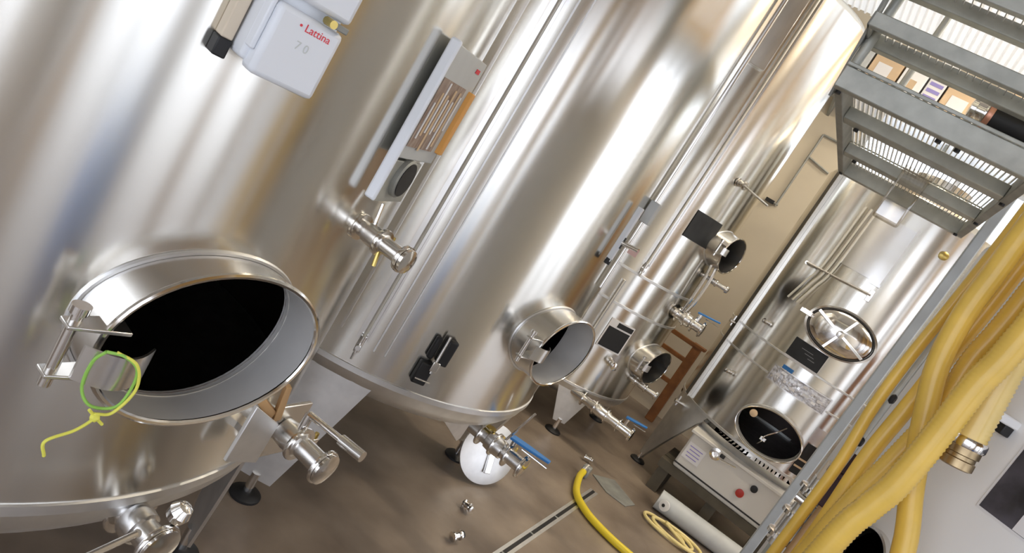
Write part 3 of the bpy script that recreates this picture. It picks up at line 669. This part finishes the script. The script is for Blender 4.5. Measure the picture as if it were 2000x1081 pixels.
chan((PX0, PY0-.006, PZ+.085), (PX1, PY0, PZ+.10), 'toe_plate')
for k in range(24):
    x = PX0+.03+(PX1-PX0-.06)*k/23; MB().bb((x-.009, PY0+.0, PZ+.09), (x+.009, PY0+.03, PZ+.10)).build('tread_tooth', 'galv', pl, smooth=0)
for (z0, y0, y1) in ((3.02, 2.85, 3.11), (3.195, 2.74, 2.99)):
    chan((PX0, y0, z0), (PX1+.5, y0+.035, z0+.055), 'tread_front'); chan((PX0, y1-.05, z0), (PX1+.5, y1, z0+.055), 'tread_back')
    chan((PX0, y0, z0), (PX0+.012, y1, z0+.055), 'tread_end', 'galvd')
    for k in range(44):
        x = PX0+.03+(PX1+.5-PX0-.06)*k/43; MB().bb((x-.002, y0+.035, z0+.036), (x+.002, y1-.05, z0+.052)).build('grate_bar', 'galvl', pl, smooth=0)
MB().prism([(PX0-.012, 3.08, PZ-.02), (PX0-.012, 3.14, PZ+.02), (PX0-.012, 2.62, 3.9), (PX0-.012, 2.56, 3.86)], (.01, 0, 0)).build('stringer', 'galvd', pl)
MB().prism([(PX1+.5, 3.08, PZ-.02), (PX1+.5, 3.14, PZ+.02), (PX1+.5, 2.62, 3.9), (PX1+.5, 2.56, 3.86)], (.01, 0, 0)).build('stringer', 'galvd', pl)
MB().bb((PX1, 3.0, PZ), (PX1+.51, 3.05, PZ+.085)).build('beam', 'galv', pl, bev=.004)
for x, y in ((PX0+.02, PY0+.06), (PX0+.02, PY1-.06), (PX1-.04, PY1-.06), (-.10, PY0+.06), (-.03, PY0+.06), (PX1-.02, 3.5), (PX1-.02, 4.15), (PX0+.1, 3.5), (PX0+.1, 4.2)):
    MB().lathe([(.012, -.012), (.012, 0)], (x, y, PZ+.002), (0, 0, 1), 6).build('bolt', 'black', pl)
for y in (PY0+.03, PY1-.03): MB().cyl((PX0+.02, y, PZ+.085), (PX0+.02, y, PZ+1.05), .02).build('rail_post', 'galv', pl)
MB().cyl((PX0+.02, PY0, PZ+1.05), (PX0+.02, PY1, PZ+1.05), .02).build('hand_rail', 'galv', pl)
pp = MB().bb((.272, 4.50, .012), (.326, 4.56, PZ+.4)).build('post', 'post', pl, bev=.006, label='grey painted post')
MB().bb((.22, 4.45, 0), (.38, 4.61, .012)).build('base_plate', 'post', pp)
# clear sleeve hung under the catwalk
cs = thing('plastic_sleeve', 'clear smoky plastic sleeve hanging under the catwalk grating', 'sleeve', (-.1, 3.95, 2.63))
MB().bb((-.185, 3.94, 2.60), (-.055, 4.02, 2.86)).build('sleeve', 'clear', cs, bev=.012)
MB().bb((-.19, 3.95, 2.845), (-.05, 4.01, 2.875)).build('hanger', 'clear', cs, bev=.004)
# things stored on the catwalk
# shelf with cartons high on the far wall
sh = thing('wall_shelf', 'white shelf board under the cartons high on the far wall', 'shelf', (0, 8.6, 4.1))
MB().bb((-1.55, 8.42, 4.10), (1.6, YF-.002, 4.13)).build('shelf_board', 'wplast', sh, bev=.004)
for x in (-1.4, -.2, .9): MB().prism([(x, YF-.002, 4.10), (x, 8.45, 4.10), (x, YF-.002, 3.9)], (.03, 0, 0)).build('shelf_bracket', 'galvd', sh)
x = -1.5
for k, (w_, m_, lab) in enumerate([(.22, 'panel', 'pale grey carton at the end of the wall shelf'), (.30, 'carton', 'tan carton between the pale grey and white cartons'), (.24, 'white', 'white carton beside the violet printed one'),
        (.17, 'violet', 'white carton with violet print on the wall shelf'), (.34, 'carton', 'wide tan carton next to the violet printed one'), (.14, 'wplast', 'narrow white carton between two tan cartons'),
        (.26, 'carton', 'tan carton beside the yellow labelled carton'), (.12, 'hose2', 'narrow yellow carton on the wall shelf'), (.28, 'wplast', 'white carton past the narrow yellow one'), (.34, 'carton', 'last wide tan carton past the yellow and white cartons')]):
    b = thing('carton_box', lab, 'box', (x+w_/2, 8.6, 4.13), 'cartons on the wall shelf')
    h_ = .72-.06*(k % 3)
    MB().bb((x, 8.46, 4.13), (x+w_, 8.74, 4.13+h_)).build('box', 'paper' if m_ == 'violet' else m_, b, bev=.006)
    if m_ == 'violet':
        for q in range(8): MB().bb((x+.02, 8.456, 4.2+.07*q), (x+w_-.02, 8.459, 4.235+.07*q)).build('violet_print', 'violet', b, smooth=0)
    else: MB().bb((x+.2*w_, 8.456, 4.13+h_*.45), (x+.7*w_, 8.459, 4.13+h_*.45+.12)).build('box_label', 'paper' if m_ == 'carton' else 'carton', b, smooth=0)
    x += w_+.02
mo = thing('electric_motor', 'black round motor with a copper band and chrome flange on the catwalk', 'motor', (.1, 3.3, PZ+.09))
MB().lathe([(.02, 0), (.05, .005), (.055, .02), (.055, .24), (.045, .262), (.02, .266)], (-.02, 3.22, 3.02), (1, .05, .03), 28).build('casing', 'black', mo)
MB().lathe([(.056, 0), (.058, .003), (.058, .018), (.056, .021)], (-.025, 3.22, 3.02), (1, .05, .03), 28).build('copper_band', 'copper', mo)
MB().lathe([(.02, 0), (.05, .003), (.05, .02), (.035, .024), (.035, .05), (.054, .052), (.054, .058)], (-.085, 3.217, 3.018), (1, .05, .03), 24).build('flange', 'chrome', mo)
MB().bb((.0, 3.18, PZ+.085), (.2, 3.26, 2.972)).build('foot', 'galvd', mo, bev=.004)

# ------------------------------------------------------------------ yellow hoses hanging before the white tank
BAR = 2.95
def hose(lab, pts, r, m='hose', ribs=True, grp=None):
    h = thing('hose', lab, 'hose', pts[0]); p = spline(pts, 24); p = resample(p, 0.005 if ribs else .03)
    if ribs: MB().tube(p, lambda k: r*(1.0 if (k % 2) else .92), 16).build('hose_body', m, h, smooth=80)
    else: MB().tube(p, r, 14).build('hose_body', m, h, smooth=80)
    return h
def down(x, y, dx=.0, dy=0, z0=.05): return [(x+dx*1.0, y+dy, z0), (x+dx*.9, y+dy*.8, .5), (x+dx*.4, y+dy*.4, 1.1)]
def upto(x, y): return [(x, y+.0, 2.75), (x+.02, y+.02, BAR), (x+.09, y+.06, BAR+.04)]
h1 = hose('thick ribbed yellow hose with a clamped steel coupling, hung before the white tank', [(.333, 1.830, 2.017), (.313, 1.834, 2.151), (.305, 1.836, 2.207), (.300, 1.837, 2.275), (.302, 1.84, 2.5), (.31, 1.845, 2.75), (.335, 1.86, BAR), (.42, 1.88, BAR+.04)], .035, 'hose2')
MB().lathe([(.037, 0), (.039, .004), (.039, .018), (.037, .022)], (.335, 1.830, 2.007), (-.14, .02, 1), 24).build('hose_clamp', 'chrome', h1)
MB().lathe([(.028, 0), (.034, .003), (.034, .02), (.031, .022), (.031, .03), (.035, .032), (.035, .05)], (.341, 1.829, 1.96), (-.14, .02, 1), 24).build('coupling', 'bronze', h1)
MB().bb((.293, 1.81, 2.012), (.301, 1.85, 2.03)).build('clamp_screw', 'chrome', h1, bev=.002)
hose('ribbed yellow hose crossing in front of the steep smooth one', down(.225, 1.766, -.02, .02) + [(.236, 1.764, 1.661), (.253, 1.762, 1.791), (.267, 1.76, 1.869), (.271, 1.759, 2.003), (.271, 1.759, 2.126), (.281, 1.758, 2.261)] + upto(.285, 1.757), .0295)
hose('steep smooth yellow hose slanting behind the ribbed ones', [(.50, 1.72, .05), (.48, 1.74, .8), (.41, 1.80, 1.55), (.365, 1.824, 1.745), (.302, 1.835, 1.879), (.238, 1.845, 2.028), (.201, 1.849, 2.133), (.185, 1.851, 2.252), (.184, 1.851, 2.353), (.182, 1.851, 2.448)] + upto(.182, 1.852), .0245, ribs=False)
hose('yellow hose hanging straight behind the steep slanting one', down(.225, 1.898, -.01, 0) + [(.231, 1.896, 1.659), (.254, 1.893, 1.897), (.265, 1.891, 2.044), (.256, 1.893, 2.169), (.263, 1.892, 2.305)] + upto(.265, 1.893), .024)
hose('smooth yellow hose hanging beside the thin grey rail', down(.228, 1.948, 0, 0) + [(.224, 1.943, 1.611), (.212, 1.938, 1.853), (.216, 1.938, 1.999), (.219, 1.938, 2.15), (.223, 1.937, 2.278), (.224, 1.937, 2.412)] + upto(.225, 1.94), .019, ribs=False)
hose('thin yellow hose hanging nearest the grey catwalk post', down(.18, 1.97, .0, .02) + [(.178, 1.964, 1.66), (.175, 1.962, 1.818), (.162, 1.963, 1.955), (.160, 1.963, 2.096), (.165, 1.963, 2.239), (.17, 1.963, 2.434)] + upto(.172, 1.964), .014, ribs=False)
rl = thing('hose_rail', 'thin grey steel rail standing among the hanging hoses', 'rail', (.21, 2.03, 0))
MB().cyl((.189, 2.035, .012), (.189, 2.035, 3.0), .008, 12).build('upright', 'galv', rl)
MB().bb((.145, 1.99, 0), (.235, 2.08, .012)).build('base_plate', 'galv', rl)
MB().cyl((.15, 1.86, BAR), (.62, 1.86, BAR), .016).build('hook_bar', 'galv', rl)
MB().cyl((.189, 2.035, BAR), (.189, 1.85, BAR), .014).build('hook_arm', 'galv', rl)
for zz in (1.87, 2.0): MB().lathe([(.01, -.006), (.014, 0), (.01, .006)], (.19, 2.02, zz), (1, -.3, 0), 10).build('bolt', 'black', rl)
# pump under the hoses
pm = thing('transfer_pump', 'steel transfer pump fittings on a stand below the hoses', 'pump', (.19, 2.13, 0))
MB().cyl((.19, 2.13, .02), (.19, 2.13, 1.52), .02).build('stand_pole', 'galv', pm)
MB().lathe([(.16, 0), (.16, .015), (.03, .03)], (.19, 2.13, 0)).build('stand_base', 'galvd', pm)
MB().cyl((.19, 2.13, 1.5), (.19, 2.13, 1.72), .03).build('pump_body', 'steel', pm)
for zz in (1.53, 1.6, 1.68): MB().lathe([(.03, -.008), (.045, -.006), (.045, .006), (.03, .008)], (.19, 2.13, zz), seg=20).build('ferrule', 'chrome', pm)
MB().bb((.165, 2.09, 1.72), (.195, 2.12, 1.775)).build('switch', 'cream', pm, bev=.004)
MB().cyl((.155, 2.1, 1.65), (.25, 2.08, 1.65), .014).build('side_port', 'chrome', pm)
dkb = thing('squeegee', 'dark maroon rubber squeegee blade wedged behind the yellow hoses', 'squeegee', (.24, 2.06, 0))
MB().box((.211, 2.062, 1.753), (.026, .012, .16)).build('blade', 'purple', dkb, bev=.003)
MB().cyl((.215, 2.075, .01), (.215, 2.075, 1.69), .009).build('handle', 'wood', dkb)
MB().box((.190, 2.06, 1.765), (.04, .02, .02)).build('holder', 'purple', dkb, bev=.004)

# ------------------------------------------------------------------ floor level things
dr = thing('floor_drain', 'long dark slot drain with pale steel edges in the floor', 'drain', (-.74, 3.0, 0))
MB().bb((-.775, .3, .0005), (-.705, 5.54, .003)).build('edge_frame', 'weld', dr, smooth=0)
MB().bb((-.752, .32, .003), (-.728, 5.53, .0045)).build('slot', 'black', dr, smooth=0)
for k in range(12): MB().bb((-.752, .5+.42*k, .0045), (-.728, .515+.42*k, .006)).build('slot_bridge', 'galvd', dr, smooth=0)
mt = tag(MB().prism([(-.86, 5.80, .001), (-.72, 6.02, .001), (-.46, 5.86, .001), (-.50, 5.70, .001), (-.68, 5.68, .001)], (0, 0, .008)).build('floor_mat', 'galvd', bev=.002), 'grey sheet lying on the floor at the drain end', 'mat')
fh = thing('water_hose', 'bright yellow water hose curling on the concrete floor by the drain', 'hose', (-.9, 5.5, 0))
MB().tube(spline([(-.895, 5.56, .06), (-.88, 5.45, .045), (-.80, 5.22, .03), (-.68, 5.08, .03), (-.53, 5.0, .03), (-.28, 4.96, .03), (.1, 5.0, .03), (.6, 5.3, .03), (1.0, 6.0, .03)], 10), .027, 12).build('hose_body', 'fhose', fh)
MB().cyl((-.90, 5.55, .05), (-.90, 5.64, .09), .022).build('coupling', 'chrome', fh)
MB().bb((-.93, 5.6, .0), (-.86, 5.66, .10)).build('spray_head', 'galvd', fh, bev=.01)
def fitting(lab, x, y, s=1.0, tilt=(.3, .2, 1)):
    f_ = thing('pipe_fitting', lab, 'fitting', (x, y, 0))
    z_ = .038*s
    MB().lathe([(.018*s, 0), (.036*s, .003), (.036*s, .014*s), (.022*s, .018*s), (.022*s, .06*s), (.036*s, .064*s), (.036*s, .075*s), (.015*s, .078*s)], (x, y, z_), tilt, 20).build('ferrule', 'chrome', f_)
    MB().lathe([(.02*s, 0), (.026*s, .004), (.026*s, .016*s), (.012*s, .02*s)], Vector((x, y, z_))+Vector(tilt).normalized()*.08*s, tilt, 16).build('nut', 'black' if s > .79 and y < 5 else 'chrome', f_)
fitting('small chrome clamp fitting on the floor facing the slanting lid', -1.11, 3.95, .75, (.8, -.3, .15))
fitting('chrome fitting with a black nut on the floor close to the slot drain', -.96, 3.57, .8, (.3, .8, .2))
fitting('tiny chrome fitting on the floor by the yellow water hose coupling', -1.02, 5.94, .8, (.9, .2, .1))
# removed oval lid leaning below tank two
ol = thing('manway_lid', 'loose oval steel manway lid leaning under the blue-levered valve', 'lid', (-1.23, 4.3, 0))
dn = Vector((.80, -.45, .40)).normalized(); xl = Vector((.45, .80, 0)).normalized(); yl = dn.cross(xl)
oc = Vector((-1.19, 4.30, .014)) - Vector((0, 0, 1))*0 + yl*(.20 if yl.z > 0 else -.20)
MB().lathe([(1e-3, .02), (.5*.5, .018), (.5*.93, .004), (.5, .0), (.5, -.012), (.46, -.014)], oc, fr=(xl, yl, dn), seg=48, sx=.46, sy=.40).build('lid_plate', 'weld', ol, smooth=40)
MB().box(oc+dn*.03, (.05, .24, .02), (xl, yl, dn)).build('cross_bar', 'steel', ol, bev=.004)
# tub and pipe at the foot of tank four
tb = thing('plastic_tub', 'pale plastic tub on a pallet under the stacked end tank', 'tub', (0, 6.6, 0))
MB().bb((-.45, 6.42, .30), (.50, 6.95, .66)).build('tub', 'wallw', tb, bev=.02)
MB().bb((-.47, 6.39, .64), (.52, 6.97, .67)).build('tub_rim', 'wallw', tb, bev=.006)
for x in (-.48, .0, .46): MB().bb((x-.05, 6.44, 0), (x+.05, 6.94, .22)).build('pallet_block', 'dkwood', tb)
for k in range(4): MB().bb((-.55, 6.42+.14*k, .22), (.57, 6.53+.14*k, .30)).build('pallet_board', 'dkwood', tb)
MB().box((-.35, 6.418, .49), (.16, .004, .15)).build('notice', 'paper', tb)
for q in range(4): MB().box((-.35, 6.4155, .535-.03*q), (.12-.02*(q % 2), .001, .008)).build('notice_line', 'violet', tb, smooth=0)
MB().lathe([(.008, 0), (.035, .003), (.035, .02), (.012, .024)], (.12, 6.42, .46), (0, -1, 0), 16).build('red_knob', 'redk', tb)
MB().lathe([(.008, 0), (.03, .003), (.03, .02), (.012, .024)], (.19, 6.42, .56), (0, -1, 0), 16).build('black_knob', 'black', tb)
MB().cyl((-.45, 6.414, .345), (.50, 6.414, .345), .007, 8).build('strap', 'black', tb)
pv = thing('drain_pipe', 'pale grey pipe with a white end cap lying before the end tank', 'pipe', (0, 6.1, 0))
MB().cyl((-.36, 6.12, .085), (.62, 6.22, .085), .085, 28).build('pipe', 'panel', pv)
MB().lathe([(.02, 0), (.045, .004), (.045, .02), (.02, .024)], (-.28, 6.03, .10), (-.3, -1, .1), 20).build('end_cap', 'paper', pv)
MB().lathe([(.008, 0), (.014, .002), (.014, .006)], (-.29, 6.006, .103), (-.3, -1, .1), 12).build('cap_plug', 'black', pv)
hc = thing('coiled_tube', 'pale yellow tube coiled on the floor by the grey pipe', 'tube', (-.2, 5.85, 0))
cpts = [(-.2+.20*math.cos(a*.35)+.004*a, 5.82+.11*math.sin(a*.35), .016+.0006*a) for a in range(44)] + [(.15, 5.75, .02), (.3, 5.85, .02)]
MB().tube(spline(cpts, 3), .013, 8).build('tube', 'rib', hc)
# brown rack before the far wall
rk = thing('steel_rack', 'rust brown steel frame with rungs standing at the beige wall', 'rack', (-1.1, 8.4, 0))
for x in (-1.07, -2.0): MB().bb((x-.05, 8.36, 0), (x+.05, 8.44, 1.02)).build('upright', 'rust', rk, bev=.006)
for zz in (.50, .80, 1.0): MB().bb((-2.0, 8.38, zz-.025), (-1.05, 8.42, zz+.025)).build('rung', 'rust', rk, bev=.004)
MB().bb((-1.13, 8.34, 1.0), (-.98, 8.46, 1.03)).build('top_plate', 'rust', rk)
rk2 = thing('wooden_ladder', 'orange brown wooden ladder leaning beside the stacked end tank', 'ladder', (.75, 6.1, 0))
for s in (0, .34): MB().prism([(.60+s*.9, 6.05+s, 0), (.68+s*.9, 6.05+s, 0), (.66+s*.9, 6.20+s, 2.0), (.58+s*.9, 6.20+s, 2.0)], (0, .04, 0)).build('rail', 'rust', rk2, bev=.004)
for k in range(6): zz = .25+.3*k; MB().cyl((.64, 6.07+.075*zz, zz), (.64+.306, 6.41+.075*zz, zz), .015).build('rung', 'rust', rk2)
# pipes on the far wall
wp = thing('wall_conduit', 'thin dark conduit frame fixed on the beige wall near the stacked tank', 'conduit', (-1.3, 8.78, 2.8))
for a, b in (((-1.30, 8.78, 2.78), (-1.30, 8.78, 3.70)), ((-1.30, 8.78, 3.70), (-1.02, 8.78, 3.70)), ((-1.38, 8.78, 2.80), (-1.28, 8.78, 2.80)), ((-1.30, 8.78, 3.42), (-1.02, 8.78, 3.36))): MB().cyl(a, b, .012, 8).build('conduit', 'galvd', wp)
MB().box((-1.38, 8.77, 2.8), (.1, .04, .04)).build('clip', 'black', wp)
# blue drum by the delivery door, unseen itself, added for a blue streak in the big tank
bd = thing('added_drum', 'added unseen blue drum by the delivery door', 'drum', (2.3, .1, 0))
MB().lathe([(.24, 0), (.28, .03), (.29, .25), (.275, .27), (.29, .29), (.29, .58), (.275, .60), (.29, .62), (.28, .86), (.22, .9), (.2, .89)], (2.3, .1, 0), seg=32).build('barrel', 'bluedrum', bd)
MB().lathe([(.04, 0), (.045, .02), (.02, .025)], (2.4, .1, .88), seg=16).build('bung', 'black', bd)

# stacked timber crates in the far corner and at the wall pier (unseen, added for brown streaks in the tank walls)
def make_crate(lab, loc):
    c = thing('added_crate', lab, 'crate', loc, 'added timber crates'); x, y, z = loc
    for sx in (-1, 1):
        for sy in (-1, 1): MB().bb((x+sx*.42-.03, y+sy*.42-.03, z), (x+sx*.42+.03, y+sy*.42+.03, z+.80)).build('corner_post', 'ochre', c, smooth=0)
    for q in range(5):
        za, zb_ = z+.03+.155*q, z+.165+.155*q
        for sy in (-1, 1): MB().bb((x-.46, y+sy*.46-.012, za), (x+.46, y+sy*.46+.012, zb_)).build('slat', 'ochre', c, smooth=0)
        for sx in (-1, 1): MB().bb((x+sx*.46-.012, y-.445, za), (x+sx*.46+.012, y+.445, zb_)).build('slat', 'ochre', c, smooth=0)
    MB().bb((x-.44, y-.44, z+.02), (x+.44, y+.44, z+.04)).build('crate_floor', 'ochre', c, smooth=0)
    return c
LV = ('bottom', 'middle', 'top')
SP = [(2.5+i*.98, 8.1, .801*k, 'added unseen timber crate, %s one of the %s corner stack' % (LV[k], ('innermost', 'central', 'doorside')[i])) for i in range(3) for k in range(3)]
SP += [(4.95, 3.34, .801*k, 'added unseen timber crate, %s one stacked against the pier between delivery doors' % LV[k]) for k in range(3)]
c0 = make_crate(SP[0][3], SP[0][:3])
for x, y, z, lab in SP[1:]:
    r = c0.copy(); COL.objects.link(r); r.location = (x, y, z); r['label'] = lab; BASE[r.name] = Vector((x, y, z))
    for ch in list(c0.children): k_ = ch.copy(); COL.objects.link(k_); k_.parent = r
# a sixth tank, unseen, added to darken the reflections in the stacked tank
r6 = thing('wine_tank', 'added unseen steel tank between the white tank and the corner crates', 'tank', (2.5, 6.3, 0))
T6 = Tk(r6, (2.5, 6.3), .8)
shell(T6, .5, 3.3, []); ends(T6, .5, 3.3, .2); bands(T6, [.495], .03)
for a in (-135, -45, 45, 135): leg(T6, a-14, a+14, .5, a)
